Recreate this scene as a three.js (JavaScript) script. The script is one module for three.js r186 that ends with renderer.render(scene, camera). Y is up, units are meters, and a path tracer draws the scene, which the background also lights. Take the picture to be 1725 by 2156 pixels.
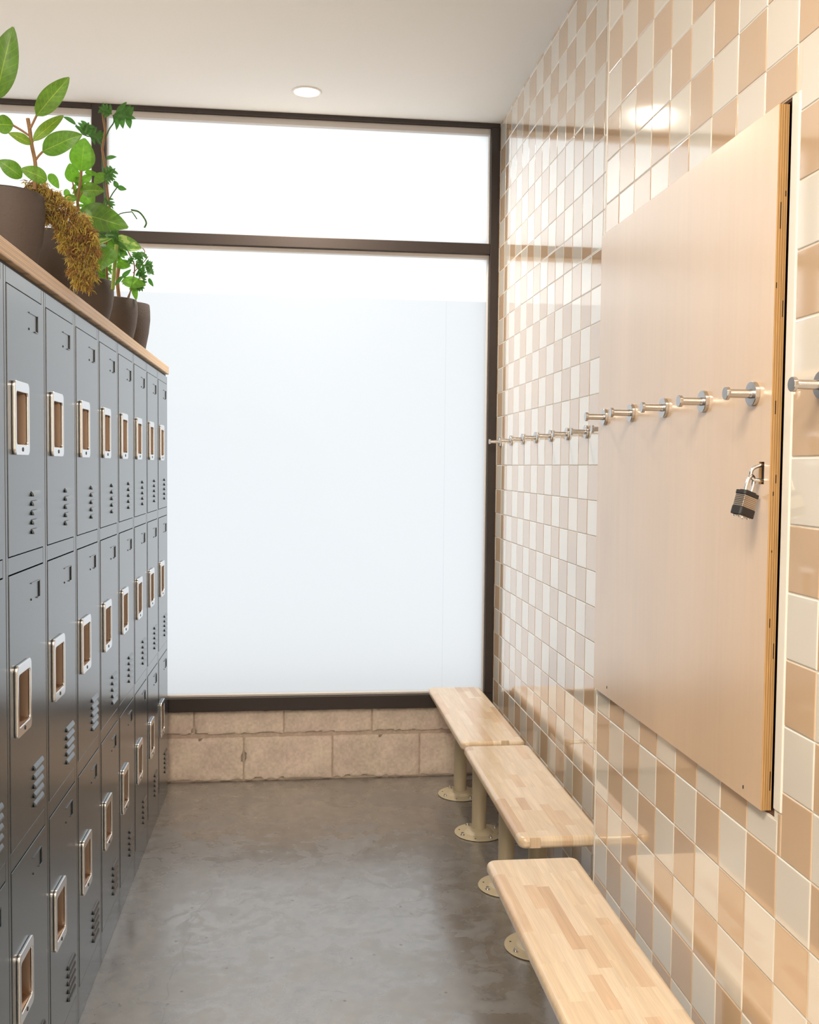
import * as THREE from 'three';
import { RoundedBoxGeometry } from 'three/addons/geometries/RoundedBoxGeometry.js';
import { mergeGeometries, toCreasedNormals } from 'three/addons/utils/BufferGeometryUtils.js';
import { RectAreaLightUniformsLib } from 'three/addons/lights/RectAreaLightUniformsLib.js';
import { Brush, Evaluator, INTERSECTION } from 'three-bvh-csg';

// ---------------------------------------------------------------- camera, sky, exposure
const scene = new THREE.Scene();
const EYE = 1.4521;
const camera = new THREE.PerspectiveCamera(2 * Math.atan(1078 / 2081.5) * 180 / Math.PI, 1725 / 2156, 0.05, 100);
camera.position.set(0, EYE, 0);
camera.rotation.set(-0.0459, -0.1163, 0.0098, 'YXZ');
scene.add(camera);
const renderer = new THREE.WebGLRenderer();
renderer.toneMapping = THREE.LinearToneMapping;
renderer.toneMappingExposure = 1.16;
renderer.shadowMap.enabled = true;
RectAreaLightUniformsLib.init();
scene.background = new THREE.Color().setRGB(0.95, 0.985, 1.0);      // even overcast daylight
scene.backgroundIntensity = 1.22;
const LAMP_COLOR = new THREE.Color().setRGB(1.0, 0.88, 0.715);
const LAMP_POWER = 12, PANEL_POWER = 24;

// ---------------------------------------------------------------- measures (metres)
const T = 0.11;                    // tile pitch
const X_NEAR = 0.79915;            // face of the tiled wall that stands proud
const X_FAR = 0.92565;             // face of the tiled wall in the recess
const Z_CORNER = -2.5247;          // where the proud wall ends
const Z_WIN = -4.50;               // inner face of the window frame
const CEIL = 3.017;
const X_LOCK = -0.5499;            // locker fronts

// ---------------------------------------------------------------- helpers
function rng(seed) { let a = seed >>> 0; return () => { a = (a + 0x6D2B79F5) | 0; let t = Math.imul(a ^ (a >>> 15), 1 | a); t = (t + Math.imul(t ^ (t >>> 7), 61 | t)) ^ t; return ((t ^ (t >>> 14)) >>> 0) / 4294967296; }; }
const rnd = rng(7);
const V = (x, y, z) => new THREE.Vector3(x, y, z);
const taken = new Map();
function numbered(name) { const n = taken.get(name) ?? 0; taken.set(name, n + 1); return n ? `${name}_${String(n).padStart(3, '0')}` : name; }
function shade(o) { o.traverse((m) => { if (m.isMesh) { m.castShadow = true; m.receiveShadow = true; } }); return o; }
function tag(o, label, category, group) { o.userData.label = label; o.userData.category = category; if (group) o.userData.group = group; return o; }
function thing(name, label, category, pos = [0, 0, 0], group) {
  const g = new THREE.Group(); g.name = numbered(name); g.position.set(...pos); scene.add(g); return tag(g, label, category, group);
}
function part(name, geo, mat, parent, label) { const m = new THREE.Mesh(geo, mat); m.name = name; parent.add(m); if (label) m.userData.label = label; return m; }
function struct(name, geo, mat) { const m = new THREE.Mesh(geo, mat); m.name = name; m.userData.kind = 'structure'; scene.add(m); return m; }
function structGroup(name) { const g = new THREE.Group(); g.name = name; g.userData.kind = 'structure'; scene.add(g); return g; }
function box(x0, x1, y0, y1, z0, z1) { const g = new THREE.BoxGeometry(Math.abs(x1 - x0), Math.abs(y1 - y0), Math.abs(z1 - z0)); g.translate((x0 + x1) / 2, (y0 + y1) / 2, (z0 + z1) / 2); return metreUV(g); }
function rbox(x0, x1, y0, y1, z0, z1, r = 0.002, s = 2) { const g = new RoundedBoxGeometry(Math.abs(x1 - x0), Math.abs(y1 - y0), Math.abs(z1 - z0), s, r); g.translate((x0 + x1) / 2, (y0 + y1) / 2, (z0 + z1) / 2); return metreUV(g); }
function metreUV(g) {               // uv in metres from the dominant axis of each normal
  const p = g.attributes.position, n = g.attributes.normal, uv = new Float32Array(p.count * 2);
  for (let i = 0; i < p.count; i++) {
    const ax = Math.abs(n.getX(i)), ay = Math.abs(n.getY(i)), az = Math.abs(n.getZ(i));
    if (ay >= ax && ay >= az) { uv[2 * i] = p.getX(i); uv[2 * i + 1] = p.getZ(i); }
    else if (ax >= az) { uv[2 * i] = p.getZ(i); uv[2 * i + 1] = p.getY(i); }
    else { uv[2 * i] = p.getX(i); uv[2 * i + 1] = p.getY(i); }
  }
  g.setAttribute('uv', new THREE.BufferAttribute(uv, 2)); return g;
}
function merge(list) { return mergeGeometries(list.map((g) => { const h = g.index ? g.toNonIndexed() : g; for (const k of Object.keys(h.attributes)) if (!['position', 'normal', 'uv'].includes(k)) h.deleteAttribute(k); return h; })); }
function tube(pts, r, seg = 10, rad = 6) { return new THREE.TubeGeometry(new THREE.CatmullRomCurve3(pts.map((p) => (p.isVector3 ? p : V(...p)))), seg, r, rad); }
function lathe(prof, seg = 32) { return new THREE.LatheGeometry(prof.map(([r, y]) => new THREE.Vector2(r, y)), seg); }
function rrect(w, h, r, cls = THREE.Shape) {
  const s = new cls(), x = w / 2, y = h / 2;
  s.moveTo(-x + r, -y); s.lineTo(x - r, -y); s.absarc(x - r, -y + r, r, -Math.PI / 2, 0); s.lineTo(x, y - r); s.absarc(x - r, y - r, r, 0, Math.PI / 2);
  s.lineTo(-x + r, y); s.absarc(-x + r, y - r, r, Math.PI / 2, Math.PI); s.lineTo(-x, -y + r); s.absarc(-x + r, -y + r, r, Math.PI, 1.5 * Math.PI); return s;
}

// ---------------------------------------------------------------- noise and textures
const PERM = (() => { const r = rng(99), a = new Float32Array(65536); for (let i = 0; i < a.length; i++) a[i] = r(); return a; })();
function vnoise(x, y, px = 256, py = 256) {
  const xi = Math.floor(x), yi = Math.floor(y), fx = x - xi, fy = y - yi, u = fx * fx * (3 - 2 * fx), v = fy * fy * (3 - 2 * fy);
  const m = (a, b) => PERM[(((a % px) + px) % px & 255) * 256 + (((b % py) + py) % py & 255)];
  const a = m(xi, yi), b = m(xi + 1, yi), c = m(xi, yi + 1), d = m(xi + 1, yi + 1);
  return a + (b - a) * u + (c - a) * v + (a - b - c + d) * u * v;
}
function fbm(x, y, oct = 5, per = 256) { let s = 0, a = 0.5, t = 0; for (let i = 0; i < oct; i++) { s += a * vnoise(x, y, per, per); t += a; x *= 2; y *= 2; per *= 2; a *= 0.5; } return s / t; }
const clamp = (x, a = 0, b = 1) => Math.min(b, Math.max(a, x));
const smooth = (a, b, x) => { const t = clamp((x - a) / (b - a)); return t * t * (3 - 2 * t); };
function dataTex(w, h, fn, srgb = true, repeat = [1, 1]) {
  const d = new Uint8Array(w * h * 4);
  for (let j = 0; j < h; j++) for (let i = 0; i < w; i++) { const c = fn(i / w, j / h, i, j), k = 4 * (j * w + i); d[k] = clamp(c[0]) * 255; d[k + 1] = clamp(c[1]) * 255; d[k + 2] = clamp(c[2]) * 255; d[k + 3] = 255; }
  const t = new THREE.DataTexture(d, w, h); t.magFilter = THREE.LinearFilter; t.minFilter = THREE.LinearFilter; t.wrapS = t.wrapT = THREE.RepeatWrapping; t.repeat.set(...repeat);
  if (srgb) t.colorSpace = THREE.SRGBColorSpace; t.needsUpdate = true; return t;
}
const grey = (f) => (u, v, i, j) => { const g = f(u, v, i, j); return [g, g, g]; };
const rgb = (r, g, b) => new THREE.Color().setRGB(r, g, b);
const std = (o) => new THREE.MeshPhysicalMaterial(o);

// fine grain for painted things, tiled every 0.4 m
const grainBump = dataTex(512, 512, grey((u, v) => fbm(u * 64, v * 64, 3, 64)), false, [1 / 0.4, 1 / 0.4]);
const plasterBump = dataTex(512, 512, grey((u, v) => fbm(u * 16, v * 16, 5, 16)), false, [1 / 0.5, 1 / 0.5]);

// concrete floor, 2.4 m x 4.8 m to a repeat
const FLOOR_W = 2.4, FLOOR_H = 4.8;
function floorPatch(u, v) {
  const x = u * 22, y = v * 44, wx = fbm(x + 3.1, y + 7.7, 4) - 0.5, wy = fbm(x + 31.7, y + 1.3, 4) - 0.5;
  const big = fbm(u * 7 + 11, v * 14 + 5, 3), fine = fbm(x * 0.9 + wx * 5, y * 1.5 + wy * 5 + 40, 6);
  return smooth(0.38, 0.62, fine * 0.62 + big * 0.38);
}
const cracks = (() => {             // hairline cracks: polylines in uv
  const r = rng(41), out = [];
  const run = (x, y, dx, dy, n) => { const p = [[x, y]]; for (let i = 0; i < n; i++) { x += dx + (r() - 0.5) * 0.012; y += dy + (r() - 0.5) * 0.004; p.push([x, y]); } out.push(p); };
  run(0.302, 0.222, -0.0010, 0.0072, 34); run(0.480, 0.316, 0.0098, 0.0005, 11); run(0.400, 0.322, 0.0100, 0.0004, 6); run(0.420, 0.43, 0.009, 0.0005, 7); run(0.55, 0.24, 0.010, -0.0006, 6);
  return out;
})();
const floorMarks = (() => {
  const W = 1024, H = 2048, m = new Float32Array(W * H), r = rng(5);
  const dot = (cx, cy, rad, s) => { for (let j = -4; j <= 4; j++) for (let i = -4; i <= 4; i++) { const d = Math.hypot(i - (cx % 1), j - (cy % 1)); const k = (((Math.floor(cy) + j) + H) % H) * W + (((Math.floor(cx) + i) + W) % W); m[k] = Math.max(m[k], s * clamp(rad + 0.5 - d)); } };
  for (const p of cracks) for (let k = 0; k + 1 < p.length; k++) for (let t = 0; t < 1; t += 0.04) { if (fbm(k * 1.3, t * 2 + 9, 2) < 0.34) continue; dot((p[k][0] + (p[k + 1][0] - p[k][0]) * t) * W, (p[k][1] + (p[k + 1][1] - p[k][1]) * t) * H, 0.35, 0.7); }
  for (let i = 0; i < 700; i++) dot(r() * W, r() * H, r() < 0.28 ? 1.8 : 0.8, 1);
  for (let i = 0; i < 800; i++) dot(r() * W, r() * H, 0.7, -0.5 * r());
  return { W, H, m };
})();
const floorColor = dataTex(1024, 2048, (u, v, i, j) => {
  const p = floorPatch(u, v), n = fbm(u * 90, v * 180, 4), c = fbm(u * 9 + 2, v * 18 + 3, 4), k = floorMarks.m[j * 1024 + i];
  const g = 0.86 + 0.10 * (c - 0.5) + 0.24 * (n - 0.5) + 0.13 * p, d = 1 - 0.8 * Math.max(k, 0);
  return [0.432 * g * d, 0.414 * g * d, 0.400 * g * d];
}, true, [1 / FLOOR_W, 1 / FLOOR_H]);
const floorRough = dataTex(1024, 2048, grey((u, v, i, j) => 0.44 - 0.25 * floorPatch(u, v) + 0.10 * (fbm(u * 60, v * 120, 3) - 0.5) + 0.3 * Math.max(floorMarks.m[j * 1024 + i], 0)), false, [1 / FLOOR_W, 1 / FLOOR_H]);
floorColor.offset.set(1 / FLOOR_W, 4.75 / FLOOR_H); floorRough.offset.set(1 / FLOOR_W, 4.75 / FLOOR_H);
const floorBump = dataTex(512, 1024, grey((u, v) => fbm(u * 40, v * 80, 4)), false, [1 / FLOOR_W, 1 / FLOOR_H]);

// wood
const stave = dataTex(512, 512, (u, v) => {       // u across, v along the grain
  const w = fbm(u * 6, v * 2, 3) * 2, l = Math.sin((u * 26 + w * 6)) * 0.5 + 0.5, f = fbm(u * 120, v * 8, 3);
  const g = 0.90 + 0.07 * l * fbm(u * 4, v * 3, 2) + 0.10 * (f - 0.5); return [g, g * 0.985, g * 0.965];
}, true, [1 / 0.16, 1 / 0.5]);
const birch = dataTex(512, 1024, (u, v) => { const f = fbm(u * 110, v * 6, 4), b = fbm(u * 9 + 4, v * 1.5 + 1, 3); const g = 0.95 + 0.025 * (f - 0.5) + 0.05 * (b - 0.5); return [g, g * 0.99, g * 0.975]; }, true, [1 / 1.0, 1 / 1.3]);
const plyEdge = dataTex(64, 1024, (u, v) => {      // u through the thickness, v along
  const k = Math.floor(u * 9), odd = k % 2, n = fbm(u * 24, v * 40 + k * 7, 3), voids = fbm(k * 5.3 + 2, v * 30, 3) > 0.70 && odd ? 0.3 : 1;
  const line = Math.abs(u * 9 - Math.round(u * 9)) < 0.10 ? 0.8 : 1; const g = (odd ? 0.80 : 0.96) * (0.9 + 0.22 * (n - 0.5)) * voids * line;
  return [g, g * 0.88, g * 0.68];
}, true);
const layerEdge = dataTex(512, 128, (u, v) => {    // long thin layers of the worktop edge
  const k = Math.floor(v * 8), n = fbm(u * 14 + k * 9, v * 30, 4), line = Math.abs(v * 8 - Math.round(v * 8)) < 0.09 ? 0.80 : 1, g = (0.93 + 0.05 * Math.sin(k * 2.3)) * (0.93 + 0.16 * (n - 0.5)) * line; return [g, g * 0.95, g * 0.86];
}, true, [1 / 1.2, 1]);
const blockColor = dataTex(512, 512, (u, v) => { const g = 0.95 + 0.16 * (fbm(u * 8, v * 8, 5, 8) - 0.5) + 0.14 * (fbm(u * 60 + 3, v * 60, 3) - 0.5); return [g, g * (0.985 + 0.03 * (fbm(u * 5, v * 5 + 3, 2, 5) - 0.5)), g * 0.97]; }, true, [1 / 0.6, 1 / 0.6]);

// leaves: midrib and side veins are pale lines in the blade (u across, v from base to tip)
function leafTex(vein, splash) {
  return dataTex(128, 256, (u, v) => {
    const a = Math.abs(u - 0.5) * 2, rib = smooth(0.055, 0.02, a), sv = Math.abs((((v * 9 - a * 1.6) % 1) + 1) % 1 - 0.5), side = smooth(0.06, 0.02, sv) * (a < 0.92 ? 0.55 : 0);
    const l = Math.max(rib, side) * vein, n = 0.88 + 0.24 * (fbm(u * 8, v * 12, 4) - 0.5), s = splash ? smooth(0.50, 0.62, fbm(u * 3 + 2, v * 5 + 1, 4)) : 0;
    const c = [0.62 * n, 0.80 * n, 0.50 * n], w = [0.98, 0.98, 0.80];
    return c.map((x, i) => x + (w[i] - x) * Math.max(l, s * 0.85));
  }, true);
}
const leafMap = leafTex(0.75, false), leafSplash = leafTex(0.5, true), leafPlain = leafTex(0.3, false);

// ---------------------------------------------------------------- materials
const M = {
  floor: std({ color: 0xffffff, map: floorColor, roughnessMap: floorRough, roughness: 1, bumpMap: floorBump, bumpScale: 0.0004, ior: 2.5, clearcoat: 1.0, clearcoatRoughness: 0.28 }),
  plaster: std({ color: rgb(0.88, 0.88, 0.875), roughness: 0.9, bumpMap: plasterBump, bumpScale: 0.0006 }),
  grout: std({ color: rgb(0.72, 0.68, 0.61), roughness: 0.85, bumpMap: grainBump, bumpScale: 0.0004 }),
  cream: [0, 1, 2].map((k) => std({ color: rgb(0.80 + k * 0.008, 0.755 + k * 0.006, 0.69 + k * 0.004), roughness: 0.06, ior: 2.0, clearcoat: 1, clearcoatRoughness: 0.04 })),
  tan: [0, 1, 2].map((k) => std({ color: rgb(0.64 + k * 0.012, 0.462 + k * 0.008, 0.312 + k * 0.005), roughness: 0.06, ior: 2.0, clearcoat: 1, clearcoatRoughness: 0.04 })),
  trim: std({ color: rgb(0.80, 0.76, 0.70), roughness: 0.35 }),
  frame: std({ color: rgb(0.034, 0.024, 0.022), roughness: 0.5, metalness: 0.0, bumpMap: grainBump, bumpScale: 0.0002 }),
  bead: std({ color: rgb(0.60, 0.57, 0.56), roughness: 0.4 }),
  glass: std({ color: rgb(0.95, 0.965, 0.97), roughness: 1, transmission: 0.97, thickness: 0, side: THREE.DoubleSide }),
  film: std({ color: rgb(0.665, 0.682, 0.702), roughness: 1, transmission: 0.97, thickness: 0, side: THREE.DoubleSide }),
  seam: std({ color: rgb(0.56, 0.59, 0.62), roughness: 1, transmission: 0.97, thickness: 0, side: THREE.DoubleSide }),
  locker: std({ color: rgb(0.006, 0.020, 0.034), roughness: 0.26, ior: 1.8, clearcoat: 0.55, clearcoatRoughness: 0.22, bumpMap: grainBump, bumpScale: 0.00012 }),
  inside: std({ color: rgb(0.012, 0.014, 0.016), roughness: 0.8 }),
  steel: std({ color: rgb(0.80, 0.80, 0.81), roughness: 0.22, metalness: 1 }),
  brushed: std({ color: rgb(0.58, 0.555, 0.535), roughness: 0.22, metalness: 1 }),
  cup: std({ color: rgb(0.23, 0.165, 0.125), roughness: 0.34, metalness: 1 }),
  dark: std({ color: rgb(0.012, 0.012, 0.014), roughness: 0.5 }),
  counter: std({ color: rgb(0.86, 0.67, 0.49), map: layerEdge, roughness: 0.45 }),
  counterTop: std({ color: rgb(0.74, 0.56, 0.38), map: stave, roughness: 0.4 }),
  pot: std({ color: rgb(0.066, 0.051, 0.047), roughness: 0.7, bumpMap: grainBump, bumpScale: 0.0008 }),
  soil: std({ color: rgb(0.05, 0.03, 0.02), roughness: 1 }),
  stem: std({ color: rgb(0.22, 0.12, 0.05), roughness: 0.7 }),
  greenStem: std({ color: rgb(0.22, 0.32, 0.06), roughness: 0.6 }),
  leaf: [std({ color: rgb(0.44, 0.60, 0.10), map: leafMap, roughness: 0.7, transmission: 0.6, thickness: 0, side: THREE.DoubleSide }),
    std({ color: rgb(0.52, 0.80, 0.12), map: leafPlain, roughness: 0.7, transmission: 0.65, thickness: 0, side: THREE.DoubleSide }),
    std({ color: rgb(0.20, 0.45, 0.14), map: leafPlain, roughness: 0.6, transmission: 0.5, thickness: 0, side: THREE.DoubleSide }),
    std({ color: rgb(0.66, 0.86, 0.44), map: leafSplash, roughness: 0.7, transmission: 0.55, thickness: 0, side: THREE.DoubleSide }),
    std({ color: rgb(0.30, 0.46, 0.05), map: leafMap, roughness: 0.5, transmission: 0.5, thickness: 0, side: THREE.DoubleSide }),
    std({ color: rgb(0.58, 0.62, 0.10), map: leafMap, roughness: 0.7, transmission: 0.6, thickness: 0, side: THREE.DoubleSide })],
  moss: [std({ color: rgb(0.52, 0.40, 0.08), roughness: 1, transmission: 0.4, thickness: 0, side: THREE.DoubleSide }), std({ color: rgb(0.30, 0.16, 0.05), roughness: 1, transmission: 0.3, thickness: 0, side: THREE.DoubleSide })],
  block: std({ color: rgb(0.86, 0.745, 0.66), map: blockColor, roughness: 0.85, bumpMap: plasterBump, bumpScale: 0.003 }),
  mortar: std({ color: rgb(0.66, 0.56, 0.48), map: blockColor, roughness: 0.95, bumpMap: plasterBump, bumpScale: 0.006 }),
  ply: std({ color: rgb(0.81, 0.61, 0.44), map: birch, roughness: 0.3, ior: 1.8, clearcoat: 1, clearcoatRoughness: 0.24 }),
  plyEdge: std({ color: rgb(0.86, 0.66, 0.46), map: plyEdge, roughness: 0.7 }),
  liner: std({ color: rgb(0.10, 0.045, 0.025), roughness: 0.95, bumpMap: plasterBump, bumpScale: 0.004 }),
  staves: [[0.86, 0.71, 0.54], [0.83, 0.67, 0.49], [0.78, 0.58, 0.40], [0.88, 0.74, 0.58], [0.70, 0.49, 0.32]].map((c) => std({ color: rgb(...c), map: stave, roughness: 0.3, ior: 1.5, clearcoat: 0.6, clearcoatRoughness: 0.22 })),
  khaki: std({ color: rgb(0.47, 0.40, 0.28), roughness: 0.32 }),
  lamp: new THREE.MeshStandardMaterial({ color: 0xffffff, emissive: new THREE.Color().setRGB(1, 0.86, 0.68), emissiveIntensity: 6 }),
  white: std({ color: rgb(0.82, 0.80, 0.78), roughness: 0.4 }),
  bumper: std({ color: rgb(0.02, 0.02, 0.024), roughness: 0.45 }),
};

// ---------------------------------------------------------------- the setting
const X0 = -2.6, Z1 = 2.2;                       // far left wall and rear wall of the room
struct('floor', box(X0 - 0.2, 1.3, -0.2, 0, -4.75, Z1 + 0.2), M.floor);
struct('ceiling', box(X0 - 0.2, 1.3, CEIL, CEIL + 0.2, -4.75, Z1 + 0.2), M.plaster);
struct('wall_left', box(X0 - 0.2, X0, 0, CEIL, -4.75, Z1 + 0.2), M.plaster);
struct('wall_rear', box(X0, 1.3, 0, CEIL, Z1, Z1 + 0.2), M.plaster);

// tiles: a glazed square with a soft edge, facing -x
const tileCache = new Map();
function tileGeo(w, h) {
  const key = `${w.toFixed(4)}_${h.toFixed(4)}`; if (tileCache.has(key)) return tileCache.get(key);
  const b = Math.min(0.0022, w / 4, h / 4), P = [], N = [], I = [];
  const put = (x, y, z, n) => { P.push(x, y, z); const l = Math.hypot(...n); N.push(n[0] / l, n[1] / l, n[2] / l); return P.length / 3 - 1; };
  const ring = (ins, x) => { const a = w / 2 - ins, c = h / 2 - ins; return [[x, -c, -a], [x, -c, a], [x, c, a], [x, c, -a]]; };
  const f = ring(b, 0).map((p) => put(...p, [-1, 0, 0])); I.push(f[0], f[1], f[2], f[0], f[2], f[3]);
  const rings = [[ring(b, 0), 0], [ring(b * 0.35, b * 0.16), 0.5], [ring(0, b * 0.8), 1.4], [ring(0, 0.005), 20]], out = [[0, -1, 0], [0, 0, 1], [0, 1, 0], [0, 0, -1]];
  for (let s = 0; s < 4; s++) for (let k = 0; k < 3; k++) {
    const [A, na] = rings[k], [B, nb] = rings[k + 1], t = (s + 1) % 4, o = out[s], n1 = [-1, o[1] * na, o[2] * na], n2 = [-1, o[1] * nb, o[2] * nb];
    const a = put(...A[s], n1), c = put(...A[t], n1), d = put(...B[t], n2), e = put(...B[s], n2); I.push(a, e, d, a, d, c);
  }
  const g = new THREE.BufferGeometry(); g.setAttribute('position', new THREE.Float32BufferAttribute(P, 3)); g.setAttribute('normal', new THREE.Float32BufferAttribute(N, 3));
  g.setAttribute('uv', new THREE.Float32BufferAttribute(new Float32Array(P.length / 3 * 2), 2)); g.setIndex(I);
  // wind so that faces look along -x
  const p = g.attributes.position, va = V().fromBufferAttribute(p, 0), vb = V().fromBufferAttribute(p, 1), vc = V().fromBufferAttribute(p, 2);
  if (vb.sub(va).cross(vc.sub(va)).x > 0) { const ix = g.index; for (let i = 0; i < ix.count; i += 3) { const q = ix.getX(i + 1); ix.setX(i + 1, ix.getX(i + 2)); ix.setX(i + 2, q); } }
  tileCache.set(key, g); return g;
}
function layTiles(wall, faceX, cells, shown) {   // cells: {y0,y1,z0,z1,tan}; the `shown` nearest are single parts, the rest one field per colour
  cells.sort((a, b) => (b.rank ?? b.z1) - (a.rank ?? a.z1));
  const r = rng(faceX * 1e5), rest = [[], []];
  cells.forEach((c, i) => {
    const w = c.z1 - c.z0 - 0.0028, h = c.y1 - c.y0 - 0.0028; if (w < 0.006 || h < 0.006) return;
    const g = tileGeo(w, h), mats = c.tan ? M.tan : M.cream, m = new THREE.Mesh(g, mats[Math.floor(r() * 3)]);
    m.position.set(faceX + (r() - 0.5) * 0.0005, (c.y0 + c.y1) / 2, (c.z0 + c.z1) / 2); m.rotation.set(0, (r() - 0.5) * 0.0036, (r() - 0.5) * 0.0036);
    if (c.seen && i < 1e9 && shown-- > 0) { m.name = 'tile'; wall.add(m); } else { m.updateMatrix(); rest[c.tan ? 1 : 0].push(g.clone().applyMatrix4(m.matrix)); }
  });
  rest.forEach((list, k) => { if (list.length) { const m = part('tile_field', merge(list), k ? M.tan[1] : M.cream[1], wall); m.userData.kind = 'stuff'; } });
}
// the proud wall, with an opening behind the plywood panel
const OP = { z0: -2.5155, z1: -1.548, y0: 0.870, y1: 2.058 };
{
  const wall = structGroup('wall_right'), g = X_NEAR + 0.0018, x1 = 1.3;
  part('wall_core', merge([box(g, x1, 0, OP.y0, Z_CORNER, Z1), box(g, x1, OP.y1, CEIL, Z_CORNER, Z1), box(g, x1, OP.y0, OP.y1, OP.z1, Z1), box(g, x1, OP.y0, OP.y1, Z_CORNER, OP.z0), box(0.92, x1, OP.y0, OP.y1, OP.z0, OP.z1)]), M.grout, wall);
  const e = 0.0012, lz0 = OP.z0 + e, lz1 = OP.z1 - e, ly0 = OP.y0 + e, ly1 = OP.y1 - e;
  part('opening_liner', merge([box(0.803, 0.919, ly0, ly0 + 0.003, lz0, lz1), box(0.803, 0.919, ly1 - 0.003, ly1, lz0, lz1), box(0.803, 0.919, ly0, ly1, lz1 - 0.003, lz1), box(0.806, 0.919, ly0, ly1, lz0, lz0 + 0.003), box(0.914, 0.919, ly0, ly1, lz0, lz1)]), M.liner, wall, 'dark rough wood lining the opening');
  part('edge_trim', rbox(X_NEAR - 0.0015, X_NEAR + 0.01, 0.886, 2.058, -1.548, -1.5215, 0.003), M.trim, wall, 'cream edging strip beside the opening');
  part('corner_trim', rbox(X_NEAR - 0.0006, X_NEAR + 0.012, 0, CEIL, Z_CORNER - 0.0005, Z_CORNER + 0.008, 0.002), M.trim, wall);
  const base = EYE - 5.8051 * T, cells = [];
  for (let k = -9; k < 22; k++) for (let c = 0; c < 46; c++) {
    const z0 = Math.max(Z_CORNER + c * T, Z_CORNER + 0.008), z1 = Math.min(Z_CORNER + (c + 1) * T, Z1), y0 = Math.max(base + k * T, 0), y1 = Math.min(base + (k + 1) * T, CEIL);
    if (y1 - y0 < 0.004 || z1 - z0 < 0.004) continue;
    const tan = ((c + k) & 1) !== 0, seen = z0 < -1.36 && y1 > 0.25, push = (a, b, d, f) => { if (b - a > 0.008 && f - d > 0.008) cells.push({ y0: a, y1: b, z0: d, z1: f, tan, seen, rank: z1 }); };
    if (y1 <= OP.y0 || y0 >= OP.y1 || z0 >= OP.z1 + 0.0265) { push(y0, y1, z0, z1); continue; }
    if (z1 > OP.z1 + 0.0265) { push(y0, y1, OP.z1 + 0.0265, z1); if (y0 < OP.y0) push(y0, 0.886, z0, OP.z1 + 0.0265); continue; }
    if (y0 < OP.y0) { push(y0, OP.y0, z0, z1); continue; }
    if (y1 > OP.y1) { push(OP.y1, y1, z0, z1); continue; }
  }
  layTiles(wall, X_NEAR, cells, 300);
}
{
  const wall = structGroup('wall_right_recess'), g = X_FAR + 0.0018;
  part('wall_core', box(g, 1.3, 0, CEIL, -4.53, Z_CORNER - 0.001), M.grout, wall);
  const base = EYE + 0.0902 * T, zf = -26.7641 * T, cells = [];
  for (let k = -14; k < 15; k++) for (let c = -4; c < 15; c++) {
    const z1 = Math.min(zf - c * T, Z_CORNER - 0.002), z0 = Math.max(zf - (c + 1) * T, -4.53), y0 = Math.max(base + k * T, 0), y1 = Math.min(base + (k + 1) * T, CEIL);
    if (y1 - y0 < 0.008 || z1 - z0 < 0.008) continue;
    cells.push({ y0, y1, z0, z1, tan: ((c + k) & 1) !== 0, seen: z1 < -2.85 && y1 > 0.42, rank: z1 });
  }
  layTiles(wall, X_FAR, cells, 300);
}

// low block wall under the window
{
  const wall = structGroup('wall_front'), r = rng(21);
  part('mortar', box(X0, 1.3, 0, 0.335, -4.75, -4.549), M.mortar, wall);
  part('wall_header', box(X0, 1.3, 3.0165, CEIL, -4.75, -4.5), M.plaster, wall);
  const course = (y0, y1, first) => {
    for (let x = first - 0.407 * 6; x < 1.0; x += 0.407) {
      const a = Math.max(x + 0.003, X0), b = Math.min(x + 0.404, 1.0); if (b - a < 0.03) continue;
      const g = new THREE.BoxGeometry(b - a, y1 - y0, 0.03, 40, 14, 1), p = g.attributes.position, w = (b - a) / 2, h = (y1 - y0) / 2;
      for (let i = 0; i < p.count; i++) {
        const px = p.getX(i), py = p.getY(i), ex = w - Math.abs(px), ey = h - Math.abs(py), e = Math.min(ex, ey), n = fbm((px + a) * 40 + 50, (py + y0) * 40 + 20, 3);
        if (p.getZ(i) > 0) p.setZ(i, 0.015 - (e < 0.002 ? 0.003 + 0.014 * n * n : e < 0.012 ? 0.004 * n : 0.0018 * n));
        p.setX(i, px - Math.sign(px) * (ex < 0.002 ? 0.004 * n * n : 0)); p.setY(i, py - Math.sign(py) * (ey < 0.002 ? 0.010 * n * n : 0));
      }
      g.computeVertexNormals(); g.translate((a + b) / 2, (y0 + y1) / 2, -4.55 + (r() - 0.5) * 0.002);
      part('block', metreUV(g), M.block, wall);
    }
  };
  course(0.006, 0.206, -0.2254); course(0.220, 0.333, -0.4497);
}

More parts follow.
